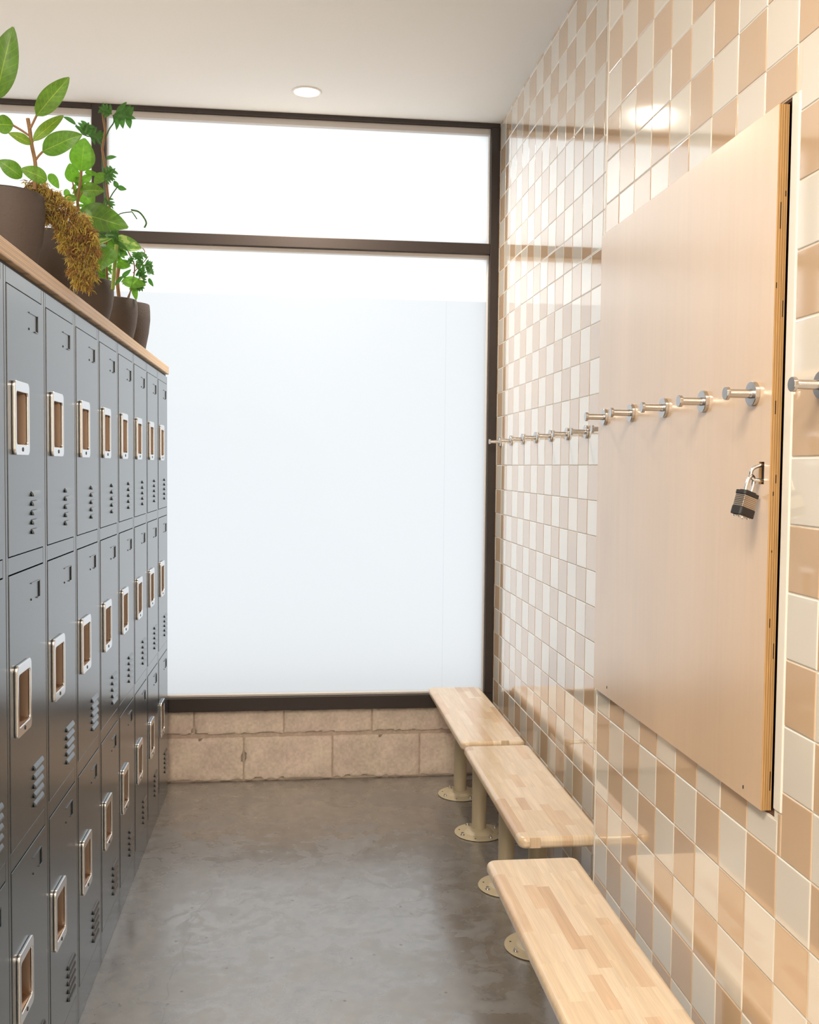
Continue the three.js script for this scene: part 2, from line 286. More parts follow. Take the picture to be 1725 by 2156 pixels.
// the window: bronze frame, frosted panes, film on the large lower pane
function bar(parent, name, x0, x1, y0, y1, z0 = -4.575, z1 = Z_WIN, m = M.frame) { return part(name, rbox(x0, x1, y0, y1, z0, z1, 0.0025), m, parent); }
function pane(parent, name, x0, x1, y0, y1, m) { const g = new THREE.PlaneGeometry(x1 - x0, y1 - y0); g.translate((x0 + x1) / 2, (y0 + y1) / 2, -4.545); return part(name, g, m, parent); }
{
  const w = structGroup('window_1');
  bar(w, 'sill_rail', -0.824, 0.9256, 0.335, 0.3965); bar(w, 'head_rail', -0.824, 0.9256, 2.9975, 3.0165); bar(w, 'jamb', 0.886, 0.9256, 0.397, 2.997); bar(w, 'mullion', -0.8825, -0.8245, 0.335, 3.0165); bar(w, 'transom', -0.824, 0.8855, 2.426, 2.4738);
  const zb = [-4.565, -4.520];
  bar(w, 'glazing_bead', -0.824, 0.886, 2.970, 2.9975, ...zb, M.bead); bar(w, 'glazing_bead', -0.824, 0.886, 2.409, 2.426, ...zb, M.bead); bar(w, 'glazing_bead', -0.824, 0.886, 0.3965, 0.408, ...zb, M.bead);
  bar(w, 'glazing_bead', 0.879, 0.886, 0.408, 2.409, ...zb, M.bead); bar(w, 'glazing_bead', 0.879, 0.886, 2.4738, 2.970, ...zb, M.bead); bar(w, 'glazing_bead', -0.8245, -0.817, 2.4738, 2.970, ...zb, M.bead);
  pane(w, 'glass_pane', -0.824, 0.886, 2.4738, 2.9975, M.glass); pane(w, 'glass_pane', -0.824, 0.886, 2.2165, 2.426, M.glass);
  pane(w, 'frosted_film', -0.824, 0.6915, 0.3965, 2.2165, M.film); pane(w, 'frosted_film', 0.6933, 0.886, 0.3965, 2.2165, M.film); pane(w, 'film_seam', 0.6915, 0.6933, 0.3965, 2.2165, M.seam);
  const v = structGroup('window_2');
  bar(v, 'sill_rail', X0, -0.8825, 0.335, 0.3965); bar(v, 'head_rail', X0, -0.8825, 2.9975, 3.0165); bar(v, 'transom', X0, -0.8825, 2.426, 2.4738);
  bar(v, 'glazing_bead', X0, -0.8825, 2.970, 2.9975, ...zb, M.bead); bar(v, 'glazing_bead', X0, -0.8825, 2.409, 2.426, ...zb, M.bead); bar(v, 'glazing_bead', -0.8895, -0.8825, 2.4738, 2.970, ...zb, M.bead);
  pane(v, 'glass_pane', X0, -0.8825, 2.4738, 2.9975, M.glass); pane(v, 'glass_pane', X0, -0.8825, 2.2165, 2.426, M.glass); pane(v, 'frosted_film', X0, -0.8825, 0.3965, 2.2165, M.film);
}

// ---------------------------------------------------------------- recessed downlights
const lampSpots = [[0.0445, -4.242], [-1.75, -3.2]];
lampSpots.forEach(([x, z], i) => {
  const d = thing('downlight', i === 0 ? 'round recessed ceiling downlight glowing warm white near the window' : 'round recessed ceiling downlight over the aisle behind the lockers', 'light', [x, CEIL, z]);
  part('trim_ring', lathe([[0.053, -0.001], [0.054, -0.0045], [0.060, -0.005], [0.0635, -0.002], [0.0635, 0], [0.053, 0]], 40), M.white, d);
  part('lens', lathe([[0, -0.0035], [0.045, -0.0030], [0.0525, -0.0015], [0.0525, -0.0005]], 40), M.lamp, d);
  const s = new THREE.SpotLight(LAMP_COLOR, LAMP_POWER, 0, 1.42, 0.9, 2); s.name = numbered('downlight_beam'); s.position.set(x, CEIL - 0.012, z); s.target.position.set(x, 0, z); s.castShadow = true; s.shadow.radius = 2.4;
  scene.add(s, s.target);
});

// broad, soft ceiling lights over the near part of the room, out of the frame
[[-0.45, -0.35], [-0.45, 1.35]].forEach(([x, z], i) => {
  const d = thing('ceiling_light', ['wide warm ceiling light just ahead of the viewer, above the frame', 'wide warm ceiling light behind the viewer'][i], 'light', [x, CEIL, z]);
  part('housing', merge([rbox(-0.32, 0.32, -0.03, 0, -0.62, -0.60, 0.002), rbox(-0.32, 0.32, -0.03, 0, 0.60, 0.62, 0.002), rbox(-0.32, -0.30, -0.03, 0, -0.60, 0.60, 0.002), rbox(0.30, 0.32, -0.03, 0, -0.60, 0.60, 0.002)]), M.white, d);
  part('diffuser', box(-0.30, 0.30, -0.022, -0.018, -0.60, 0.60), M.lamp, d);
  const s = new THREE.RectAreaLight(LAMP_COLOR, PANEL_POWER, 0.58, 1.18); s.name = numbered('ceiling_light_glow'); s.position.set(x, CEIL - 0.032, z); s.rotation.x = -Math.PI / 2; scene.add(s);
});

// ---------------------------------------------------------------- lockers
const PITCH = 0.3048, Z_LOCK = -4.412, DOORS = [[0.088, 0.644], [0.682, 1.232], [1.267, 1.798]];
const nearOff = 0.2885;                          // near edge of each door in the unit
const handleW = 0.107, handleH = 0.147, handleZ = nearOff - 0.0275 - handleW / 2;
function outward(g) { g.rotateY(Math.PI / 2); return g; }          // shapes drawn in xy: x becomes -z, extrusion becomes +x
const doorGeos = DOORS.map(([y0, y1]) => {
  const w = 0.2665, h = y1 - y0 - 0.003, s = new THREE.Shape(), zc = nearOff - w / 2; s.moveTo(-w / 2, -h / 2); s.lineTo(w / 2, -h / 2); s.lineTo(w / 2, h / 2); s.lineTo(-w / 2, h / 2); s.closePath();
  const hole = rrect(0.088, 0.109, 0.008, THREE.Path), dx = -(handleZ - zc), dy = h / 2 - 0.182 - handleH / 2;
  hole.curves.forEach((c) => { for (const k of ['v1', 'v2', 'v0']) if (c[k]) c[k].add(new THREE.Vector2(dx, dy)); if ('aX' in c) { c.aX += dx; c.aY += dy; } });
  s.holes.push(hole);
  const g = new THREE.ExtrudeGeometry(s, { depth: 0.003, bevelEnabled: true, bevelThickness: 0.0012, bevelSize: 0.0010, bevelOffset: -0.001, bevelSegments: 2, curveSegments: 5 });
  outward(g); g.translate(-0.0042, 0, zc); return metreUV(g);
});
const handlePlate = (() => { const s = rrect(handleW, handleH, 0.013); s.holes.push(rrect(0.084, 0.105, 0.007, THREE.Path)); const g = new THREE.ExtrudeGeometry(s, { depth: 0.0026, bevelEnabled: true, bevelThickness: 0.0022, bevelSize: 0.002, bevelOffset: -0.002, bevelSegments: 3, curveSegments: 8 }); outward(g); g.translate(0.0022, 0, 0); return g; })();
const handleCup = (() => {
  const ring = (w, h, x) => [[x, -h / 2, -w / 2], [x, -h / 2, w / 2], [x, h / 2, w / 2], [x, h / 2, -w / 2]], A = ring(0.085, 0.106, 0.004), B = ring(0.070, 0.088, -0.030), P = [], q = (a, b, c, d) => { for (const p of [a, b, c, a, c, d]) P.push(...p); };
  for (let s = 0; s < 4; s++) { const t = (s + 1) % 4; q(A[s], B[s], B[t], A[t]); } q(B[0], B[3], B[2], B[1]);
  const g = new THREE.BufferGeometry(); g.setAttribute('position', new THREE.Float32BufferAttribute(P, 3)); g.computeVertexNormals(); g.setAttribute('uv', new THREE.Float32BufferAttribute(new Float32Array(P.length / 3 * 2), 2)); return g;
})();
M.cup.side = THREE.DoubleSide;
const latchGeo = rbox(-0.029, -0.014, 0.012, 0.046, 0.012, 0.026, 0.002), screwGeo = (() => { const g = new THREE.CylinderGeometry(0.0042, 0.0046, 0.0016, 14); g.rotateZ(-Math.PI / 2); return g; })();
const louverGeo = (() => { const s = new THREE.Shape(); s.moveTo(0, 0.0068); s.quadraticCurveTo(0.0052, 0.002, 0.0056, -0.005); s.lineTo(0, -0.005); s.closePath(); const g = new THREE.ExtrudeGeometry(s, { depth: 0.070, bevelEnabled: true, bevelThickness: 0.004, bevelSize: 0.0025, bevelOffset: -0.0025, bevelSegments: 3, curveSegments: 5 }); g.translate(0, 0, -0.035); return g; })();
const holderGeo = merge([rbox(-0.0005, 0.0022, 0.0150, 0.0172, -0.033, 0.033, 0.0006), rbox(-0.0005, 0.0030, -0.019, 0.0172, -0.0345, -0.0315, 0.0008), rbox(-0.0005, 0.0030, -0.0205, -0.0180, -0.0345, -0.012, 0.0008)]);
const slotGeo = rbox(-0.0005, 0.0006, -0.0175, 0.0145, -0.0305, -0.0270, 0.0002), rivetGeo = (() => { const g = new THREE.SphereGeometry(0.0027, 10, 6); g.scale(0.5, 1, 1); return g; })();
const lockerBody = (() => {
  const d = -0.40, f = -0.0045, a = 0.0012, b = PITCH - 0.0012, L = [];
  L.push(box(d, f, 0, 1.83, a, a + 0.0015), box(d, f, 0, 1.83, b - 0.0015, b), box(d, d + 0.0015, 0, 1.83, a, b));
  for (const y of [0.04, 0.660, 1.248, 1.815]) L.push(box(d, f, y, y + 0.0015, a, b));
  const fr = (y0, y1, z0, z1) => L.push(rbox(-0.010, -0.0012, y0, y1, z0, z1, 0.0012));
  fr(0, 1.83, a, 0.0205); fr(0, 1.83, nearOff + 0.0015, b);
  fr(0, 0.0865, 0.0207, nearOff + 0.0013); fr(0.6445, 0.6815, 0.0207, nearOff + 0.0013); fr(1.2325, 1.2665, 0.0207, nearOff + 0.0013); fr(1.7985, 1.83, 0.0207, nearOff + 0.0013);
  return merge(L);
})();
const ordinals = ['farthest', 'second', 'third', 'fourth', 'fifth', 'sixth', 'seventh', 'eighth', 'ninth', 'tenth', 'eleventh'];
function makeLocker() {
  const o = new THREE.Group();
  part('body', lockerBody, M.locker, o);
  DOORS.forEach(([y0, y1], k) => {
    const d = part('door', doorGeos[k], M.locker, o); d.position.set(0, (y0 + y1) / 2, 0); const h = (y1 - y0) / 2;
    const hy = h - 0.0015 - 0.182 - handleH / 2, at = (name, g, m, y, z, x = 0, label) => { const p = part(name, g, m, d, label); p.position.set(x, y, z); return p; };
    at('handle_plate', handlePlate, M.steel, hy, handleZ, 0, 'polished steel handle plate'); at('handle_cup', handleCup, M.cup, hy, handleZ, 0, 'recessed bronze-toned finger cup'); at('latch', latchGeo, M.dark, hy, handleZ); at('screw', screwGeo, M.dark, hy - 0.062, handleZ, 0.0072);
    for (let i = 0; i < 5; i++) at('louver', louverGeo, M.locker, -h + 0.040 + i * 0.0198, nearOff - 0.205);
    const ty = h - 0.0495, tz = nearOff - 0.1915; at('card_holder', holderGeo, M.locker, ty, tz); at('card_slot', slotGeo, M.dark, ty, tz); at('rivet', rivetGeo, M.dark, ty - 0.018, tz + 0.031, 0.0003);
  });
  return o;
}
const lockerProto = makeLocker();
for (let i = 0; i < 11; i++) {
  const o = i ? lockerProto.clone() : lockerProto; o.name = numbered('locker'); o.position.set(X_LOCK, 0, Z_LOCK + i * PITCH); scene.add(o);
  tag(o, i === 0 ? 'dark three-door steel locker touching the window end of the row' : i > 8 ? `dark three-door steel locker beyond the frame, ${ordinals[i]} from the window` : `dark three-door steel locker, ${ordinals[i]} from the window`, 'locker', i > 8 ? 'lockers out of view' : 'steel lockers in one row');
}
{
  const zn = Z_LOCK + 11 * PITCH, c = thing('locker_worktop', 'layered blond wood worktop running along the top of the lockers', 'worktop', [0, 0, 0]);
  const g = rbox(-1.0, -0.540, 1.8385, 1.872, -4.385, zn, 0.003), uv = g.attributes.uv, p = g.attributes.position, n = g.attributes.normal;
  for (let i = 0; i < uv.count; i++) if (Math.abs(n.getY(i)) < 0.6) uv.setXY(i, Math.abs(n.getX(i)) > 0.5 ? p.getZ(i) : p.getX(i), (p.getY(i) - 1.838) / 0.034);
  part('board', g, M.counter, c); part('packer', box(-0.96, -0.556, 1.8305, 1.8384, -4.40, zn), M.dark, c);
}

// ---------------------------------------------------------------- benches
const evaluator = new Evaluator(); evaluator.useGroups = false; evaluator.attributes = ['position', 'normal'];
const pedestalGeo = {
  post: (() => { const g = new THREE.CylinderGeometry(0.0285, 0.0285, 0.392, 36, 1, true); g.translate(0, 0.016 + 0.196, 0); return g; })(),
  flange: lathe([[0, 0.001], [0.096, 0.001], [0.0972, 0.003], [0.096, 0.0055], [0.062, 0.0070], [0.054, 0.0095], [0.049, 0.0150], [0.042, 0.0190], [0.033, 0.0205], [0.029, 0.0225], [0.027, 0.0225], [0, 0.0225]], 56),
  bolt: merge([(() => { const g = new THREE.CylinderGeometry(0.0085, 0.0085, 0.002, 16); g.translate(0, 0.0075, 0); return g; })(), (() => { const g = new THREE.CylinderGeometry(0.0055, 0.0055, 0.009, 6); g.translate(0, 0.012, 0); return g; })()]),
  hole: (() => { const g = new THREE.CylinderGeometry(0.0035, 0.0035, 0.0008, 12); g.translate(0, 0.0063, 0); return g; })(),
  plate: rbox(-0.06, 0.06, 0.407, 0.4125, -0.06, 0.06, 0.002),
};
function bench(label, x0, x1, zFar, zNear, seed, feet) {
  const b = thing('bench', label, 'bench', [(x0 + x1) / 2, 0, (zFar + zNear) / 2], 'maple benches along the tiled wall'), r = rng(seed), w = x1 - x0, l = zNear - zFar, th = 0.032, top = 0.4445;
  const bev = 0.013, sg = new THREE.ExtrudeGeometry(rrect(w - 2 * bev, l - 2 * bev, 0.012), { depth: th - 2 * bev, bevelEnabled: true, bevelThickness: bev, bevelSize: bev, bevelSegments: 6, curveSegments: 6 });
  sg.rotateX(-Math.PI / 2); sg.translate(0, top - th + bev, 0); sg.deleteAttribute('uv');
  const slab = new Brush(sg); slab.updateMatrixWorld();
  const n = 8, sw = w / n;
  for (let i = 0; i < n; i++) {
    let z = -l / 2 - r() * 0.2;
    while (z < l / 2) {
      const len = 0.10 + r() * r() * 0.42, a = Math.max(z, -l / 2 - 0.01), e = Math.min(z + len, l / 2 + 0.01); z += len; if (e - a < 0.025) continue;
      const xa = -w / 2 + i * sw - (i === 0 ? 0.02 : 0), xb = -w / 2 + (i + 1) * sw + (i === n - 1 ? 0.02 : 0), bg = new THREE.BoxGeometry(xb - xa, 0.1, e - a); bg.deleteAttribute('uv'); bg.translate((xa + xb) / 2, top - th / 2, (a + e) / 2);
      const cut = new Brush(bg); cut.updateMatrixWorld();
      let g; try { g = evaluator.evaluate(slab, cut, INTERSECTION).geometry; } catch { continue; }
      if (!g.attributes.position.count) continue;
      const pick = r(), mi = pick < 0.36 ? 0 : pick < 0.60 ? 1 : pick < 0.72 ? 2 : pick < 0.94 ? 3 : 4;
      const gg = g.index ? g.toNonIndexed() : g.clone(); metreUV(gg); const uv = gg.attributes.uv, ou = r(), ov = r(); for (let k = 0; k < uv.count; k++) uv.setXY(k, uv.getX(k) + ou, uv.getY(k) + ov);
      part('stave', gg, M.staves[mi], b);
    }
  }
  for (const [fx, fz] of feet) {
    const p = part('pedestal', pedestalGeo.post, M.khaki, b); p.position.set(fx - b.position.x, 0, fz - b.position.z);
    part('flange', pedestalGeo.flange, M.khaki, p); part('top_plate', pedestalGeo.plate, M.khaki, p);
    for (let k = 0; k < 8; k++) { const a = 0.35 + k * Math.PI / 4, q = part(k % 2 ? 'bolt' : 'bolt_hole', k % 2 ? pedestalGeo.bolt : pedestalGeo.hole, k % 2 ? M.steel : M.dark, p); q.position.set(Math.cos(a) * 0.079, 0, Math.sin(a) * 0.079); q.rotation.y = a; }
  }
}
bench('maple-topped pedestal bench farthest away, its end against the window', 0.612, 0.852, -4.445, -3.530, 11, [[0.737, -4.272], [0.735, -3.808]]);
bench('maple-topped pedestal bench in the middle of the row', 0.612, 0.854, -3.490, -2.590, 12, [[0.736, -3.305], [0.736, -2.872]]);
bench('maple-topped pedestal bench nearest the viewer, cut off by the frame', 0.493, 0.735, -2.462, -1.245, 13, [[0.615, -2.05], [0.615, -1.50]]);

// ---------------------------------------------------------------- plywood panel with hooks and padlock
const PX = 0.787, PZ0 = -2.511, PZ1 = -1.568, PY0 = 0.876, PY1 = 2.052;
{
  const d = thing('access_panel', 'birch plywood access panel on the tiled wall', 'panel', [PX, PY0, (PZ0 + PZ1) / 2]), w = PZ1 - PZ0, h = PY1 - PY0, s = new THREE.Shape();
  s.moveTo(-w / 2, 0); s.lineTo(w / 2, 0); s.lineTo(w / 2, h); s.lineTo(-w / 2, h); s.closePath();
  const zc = (PZ0 + PZ1) / 2, sz0 = -1.607, sz1 = -1.588, sy0 = 1.428, sy1 = 1.466, hole = new THREE.Path();
  hole.moveTo(sz0 - zc, sy0 - PY0); hole.lineTo(sz1 - zc, sy0 - PY0); hole.lineTo(sz1 - zc, sy1 - PY0); hole.lineTo(sz0 - zc, sy1 - PY0); hole.closePath(); s.holes.push(hole);
  const g = new THREE.ExtrudeGeometry(s, { depth: 0.018, bevelEnabled: false }); g.rotateY(-Math.PI / 2); g.scale(-1, 1, 1);   // x: 0 front .. 0.018 back
  { const ix = g.index ? g.toNonIndexed() : g, p = ix.attributes.position, nn = ix.attributes.normal; let flip = false; for (let i = 0; i < p.count; i += 3) { const a = V().fromBufferAttribute(p, i), b = V().fromBufferAttribute(p, i + 1), c = V().fromBufferAttribute(p, i + 2), q = b.sub(a).cross(c.sub(a)); if (q.dot(V().fromBufferAttribute(nn, i)) < 0) flip = true; break; } if (flip) nn.array.forEach((v, i) => { nn.array[i] = -v; }); }
  const uv = g.attributes.uv, p = g.attributes.position, n = g.attributes.normal;
  for (let i = 0; i < p.count; i++) { const ax = Math.abs(n.getX(i)), az = Math.abs(n.getZ(i)); if (ax > 0.5) uv.setXY(i, p.getZ(i) + 0.5, p.getY(i)); else if (az > 0.5) uv.setXY(i, p.getX(i) / 0.018, p.getY(i) / 1.2); else uv.setXY(i, p.getX(i) / 0.018, p.getZ(i) / 1.2); }
  const m = new THREE.Mesh(g, [M.ply, M.plyEdge]); m.name = 'board'; d.add(m);
  for (const [z, y] of [[-1.635, 0.895], [-2.40, 0.900]]) { const q = new THREE.CylinderGeometry(0.0016, 0.0016, 0.001, 8); q.rotateZ(Math.PI / 2); const k = part('nail_head', q, M.dark, d); k.position.set(-0.0003, y - PY0, z - zc); k.scale.set(1, 2.2, 1); }
}
const hookGeo = (() => { const g = lathe([[0, 0], [0.0208, 0], [0.0214, 0.0008], [0.0214, 0.0070], [0.0206, 0.0078], [0.0082, 0.0080], [0.0079, 0.0110], [0.0075, 0.0112], [0.0075, 0.0470], [0.0112, 0.0476], [0.0114, 0.0484], [0.0114, 0.0528], [0.0108, 0.0536], [0, 0.0536]], 40); g.rotateZ(Math.PI / 2); return toCreasedNormals(g, 0.6); })();
const plateCut = lathe([[0, 0], [0.0208, 0], [0.0214, 0.0008], [0.0214, 0.0070], [0.0206, 0.0078], [0, 0.0080]], 40), stemCut = lathe([[0.0082, 0.0079], [0.0079, 0.0110], [0.0075, 0.0112], [0.0075, 0.0472]], 32), knobCut = lathe([[0, 0.0470], [0.0112, 0.0474], [0.0114, 0.0482], [0.0114, 0.0528], [0.0108, 0.0536], [0, 0.0536]], 36);
const hookParts = [['wall_plate', plateCut], ['peg', stemCut], ['knob', knobCut]].map(([n, g]) => { g.rotateZ(Math.PI / 2); return [n, toCreasedNormals(g, 0.6)]; });
function hook(x, y, z, label, group) { const h = thing('coat_hook', label, 'hook', [x, y, z], group); for (const [n, g] of hookParts) part(n, g, M.brushed, h); }
const panelHooks = [-1.6304, -1.8377, -2.0430, -2.2513, -2.4516];
panelHooks.forEach((z, i) => hook(PX, 1.583, z, ['brushed steel peg hook on the plywood panel, nearest the padlock edge', 'brushed steel peg hook on the plywood panel, second from the padlock edge', 'brushed steel peg hook at the middle of the plywood panel\'s row', 'brushed steel peg hook on the plywood panel, second from its far edge', 'brushed steel peg hook at the far edge of the plywood panel'][i], 'hooks on the plywood panel'));
hook(X_NEAR - 0.0006, 1.582, -1.424, 'brushed steel peg hook on the tiles at the right edge of the photo', 'hooks on the tiles');
for (let i = 0; i < 8; i++) hook(X_FAR - 0.0006, 1.568, -4.394 + i * 0.2208, i === 0 ? 'brushed steel peg hook on the recessed tiles, closest to the window' : i === 7 ? 'brushed steel peg hook half hidden by the corner of the proud wall' : `brushed steel peg hook on the recessed tiles, ${ordinals[i]} from the window`, 'hooks on the recessed tiles');

{ // staple through the slot, and the laminated padlock hanging from it
  const st = thing('staple', 'steel staple sticking out of the slot in the plywood panel', 'hasp', [PX, 1.447, -1.5975]);
  part('loop', tube([[0.016, 0.013, 0], [-0.004, 0.0125, 0], [-0.0165, 0.006, 0], [-0.0185, -0.003, 0], [-0.0145, -0.0105, 0], [0.002, -0.0125, 0], [0.016, -0.0125, 0]], 0.0032, 28, 10), M.steel, st);
  part('hasp_plate', rbox(0.004, 0.016, -0.0185, 0.0185, -0.0085, 0.0085, 0.001), M.dark, st);
  const k = thing('padlock', 'laminated steel padlock with black bumpers hanging from the panel', 'padlock', [PX - 0.0150, 1.4475, -1.5975]);
  k.rotation.set(0.10, 0.50, -0.30);
  part('shackle', tube([[-0.0085, -0.034, 0], [-0.0085, -0.018, 0], [-0.0065, -0.010, 0], [0, -0.006, 0], [0.0065, -0.010, 0], [0.0085, -0.018, 0], [0.0085, -0.034, 0]], 0.0034, 36, 10), M.steel, k);
  const lam = []; for (let i = 0; i < 7; i++) lam.push(rbox(-0.0185, 0.0185, -0.0440 - i * 0.0030, -0.0412 - i * 0.0030, -0.0095, 0.0095, 0.0007));
  part('lamination', merge(lam), M.brushed, k);
  const cap = (y0, y1, w, d) => { const s = rrect(2 * w, 2 * d, 0.005), g = new THREE.ExtrudeGeometry(s, { depth: y1 - y0 - 0.002, bevelEnabled: true, bevelThickness: 0.001, bevelSize: 0.001, bevelOffset: -0.001, bevelSegments: 2, curveSegments: 5 }); g.rotateX(-Math.PI / 2); g.translate(0, y0 + 0.001, 0); return g; };
  part('top_bumper', merge([cap(-0.0412, -0.0345, 0.0205, 0.0112), cap(-0.0345, -0.0325, 0.015, 0.0085)]), M.bumper, k); part('bottom_bumper', cap(-0.0760, -0.0622, 0.0205, 0.0112), M.bumper, k);
  part('base_plate', cap(-0.0775, -0.0755, 0.0165, 0.0085), M.brushed, k);
  for (const [x, z] of [[-0.012, 0.005], [0.012, 0.005], [-0.012, -0.005], [0.012, -0.005]]) { const q = new THREE.SphereGeometry(0.0026, 10, 8); const m = part('rivet', q, M.steel, k); m.position.set(x, -0.0775, z); }
  part('keyway', merge([(() => { const g = new THREE.CylinderGeometry(0.0058, 0.0058, 0.002, 20); g.translate(0, -0.0782, 0); return g; })()]), M.steel, k);
}

const LEAVES = [[1,0,[-0.659,2.256,-2.32],[-0.614,2.402,-2.29],0.062],[1,0,[-0.583,2.238,-2.36],[-0.507,2.319,-2.34],0.045],[1,0,[-0.601,2.193,-2.4],[-0.54,2.264,-2.43],0.028],[1,0,[-0.58,2.17,-2.4],[-0.488,2.206,-2.38],0.051],[1,0,[-0.65,2.233,-2.42],[-0.693,2.233,-2.42],0.042],[1,0,[-0.598,2.177,-2.37],[-0.64,2.189,-2.34],0.023],[1,0,[-0.614,2.095,-2.35],[-0.659,2.125,-2.33],0.038],[1,0,[-0.557,2.088,-2.34],[-0.606,2.103,-2.31],0.036],[2,1,[-0.577,2.242,-2.8],[-0.561,2.321,-2.77],0.067],[2,0,[-0.569,2.106,-2.72],[-0.432,2.065,-2.67],0.076],[2,0,[-0.565,2.18,-2.76],[-0.505,2.175,-2.74],0.04],[2,1,[-0.61,2.225,-2.85],[-0.613,2.27,-2.83],0.041],[2,1,[-0.595,2.207,-2.84],[-0.552,2.16,-2.84],0.055],[2,0,[-0.58,2.161,-2.77],[-0.62,2.158,-2.77],0.021],[2,1,[-0.576,2.215,-2.8],[-0.549,2.232,-2.8],0.022],[2,1,[-0.649,2.217,-2.75],[-0.624,2.18,-2.75],0.024],[3,2,[-0.571,2.547,-3.25],[-0.498,2.532,-3.23],0.059],[3,2,[-0.574,2.55,-3.25],[-0.614,2.567,-3.24],0.031],[3,2,[-0.666,2.489,-3.28],[-0.651,2.531,-3.28],0.041],[3,2,[-0.65,2.486,-3.27],[-0.593,2.481,-3.27],0.035],[3,2,[-0.691,2.521,-3.28],[-0.731,2.544,-3.28],0.014],[3,2,[-0.594,2.41,-3.25],[-0.56,2.418,-3.25],0.014],[3,2,[-0.592,2.348,-3.23],[-0.561,2.377,-3.23],0.031],[3,1,[-0.593,2.358,-3.23],[-0.626,2.327,-3.23],0.031],[3,2,[-0.594,2.336,-3.22],[-0.567,2.346,-3.22],0.022],[3,2,[-0.559,2.325,-3.25],[-0.53,2.318,-3.25],0.016],[3,2,[-0.559,2.322,-3.25],[-0.569,2.344,-3.25],0.016],[3,2,[-0.596,2.292,-3.25],[-0.571,2.254,-3.25],0.022],[3,3,[-0.648,2.117,-3.15],[-0.553,2.135,-3.12],0.024],[3,3,[-0.568,2.155,-3.2],[-0.482,2.131,-3.23],0.046],[3,1,[-0.562,2.11,-3.15],[-0.591,2.031,-3.1],0.07],[3,1,[-0.583,2.139,-3.21],[-0.546,2.113,-3.21],0.04],[3,1,[-0.618,2.048,-3.2],[-0.653,2.027,-3.17],0.031],[4,1,[-0.613,2.102,-3.65],[-0.53,2.089,-3.65],0.042],[4,1,[-0.581,2.093,-3.67],[-0.567,2.039,-3.67],0.023],[4,1,[-0.633,2.164,-3.7],[-0.603,2.186,-3.7],0.025]];
const STEMS = [[1,[[-0.599,2.082,-2.4],[-0.597,2.141,-2.4],[-0.605,2.186,-2.4],[-0.609,2.219,-2.4],[-0.613,2.243,-2.4]],0.0045],[1,[[-0.603,2.213,-2.38],[-0.596,2.228,-2.38],[-0.588,2.245,-2.38]],0.0025],[1,[[-0.609,2.204,-2.4],[-0.627,2.216,-2.4],[-0.645,2.226,-2.4]],0.0025],[1,[[-0.596,2.15,-2.4],[-0.589,2.16,-2.4],[-0.58,2.17,-2.4]],0.0025],[1,[[-0.603,2.179,-2.4],[-0.605,2.186,-2.4],[-0.601,2.193,-2.4]],0.002],[2,[[-0.585,2.051,-2.8],[-0.584,2.128,-2.8],[-0.587,2.168,-2.8],[-0.579,2.211,-2.8],[-0.577,2.242,-2.8]],0.004],[2,[[-0.567,2.094,-2.72],[-0.568,2.101,-2.72],[-0.569,2.106,-2.72]],0.003],[2,[[-0.585,2.16,-2.8],[-0.578,2.179,-2.8],[-0.571,2.191,-2.8]],0.002],[2,[[-0.591,2.166,-2.8],[-0.596,2.191,-2.8],[-0.599,2.211,-2.8]],0.002],[3,[[-0.591,2.017,-3.25],[-0.594,2.136,-3.25],[-0.583,2.255,-3.25],[-0.59,2.307,-3.25],[-0.597,2.387,-3.25],[-0.605,2.453,-3.25],[-0.595,2.483,-3.25],[-0.601,2.534,-3.25],[-0.603,2.558,-3.25]],0.004],[3,[[-0.595,2.473,-3.25],[-0.583,2.503,-3.25],[-0.569,2.526,-3.25],[-0.571,2.547,-3.25]],0.002],[3,[[-0.584,2.285,-3.25],[-0.572,2.306,-3.25],[-0.559,2.324,-3.25]],0.0018],[3,[[-0.596,2.255,-3.25],[-0.604,2.372,-3.25],[-0.61,2.46,-3.25],[-0.627,2.477,-3.25],[-0.66,2.48,-3.25],[-0.684,2.511,-3.25]],0.002],[3,[[-0.587,2.21,-3.25],[-0.551,2.241,-3.25],[-0.514,2.249,-3.25]],0.0016],[3,[[-0.517,2.255,-3.25],[-0.494,2.25,-3.25],[-0.477,2.232,-3.25],[-0.47,2.215,-3.25],[-0.476,2.201,-3.25]],0.0028],[3,[[-0.514,2.249,-3.25],[-0.505,2.236,-3.25],[-0.499,2.227,-3.25]],0.0018],[3,[[-0.557,1.986,-3.15],[-0.551,2.058,-3.15],[-0.545,2.123,-3.15]],0.006],[4,[[-0.638,2.037,-3.75],[-0.646,2.122,-3.75],[-0.641,2.174,-3.75]],0.007],[4,[[-0.611,2.037,-3.75],[-0.599,2.089,-3.75],[-0.585,2.176,-3.75],[-0.607,2.227,-3.75]],0.0025],[4,[[-0.591,2.15,-3.75],[-0.556,2.186,-3.75],[-0.536,2.212,-3.75]],0.0016],[4,[[-0.582,2.176,-3.75],[-0.548,2.229,-3.75],[-0.556,2.242,-3.75]],0.0016],[4,[[-0.621,2.037,-3.75],[-0.591,2.098,-3.75],[-0.563,2.128,-3.75]],0.0018]];

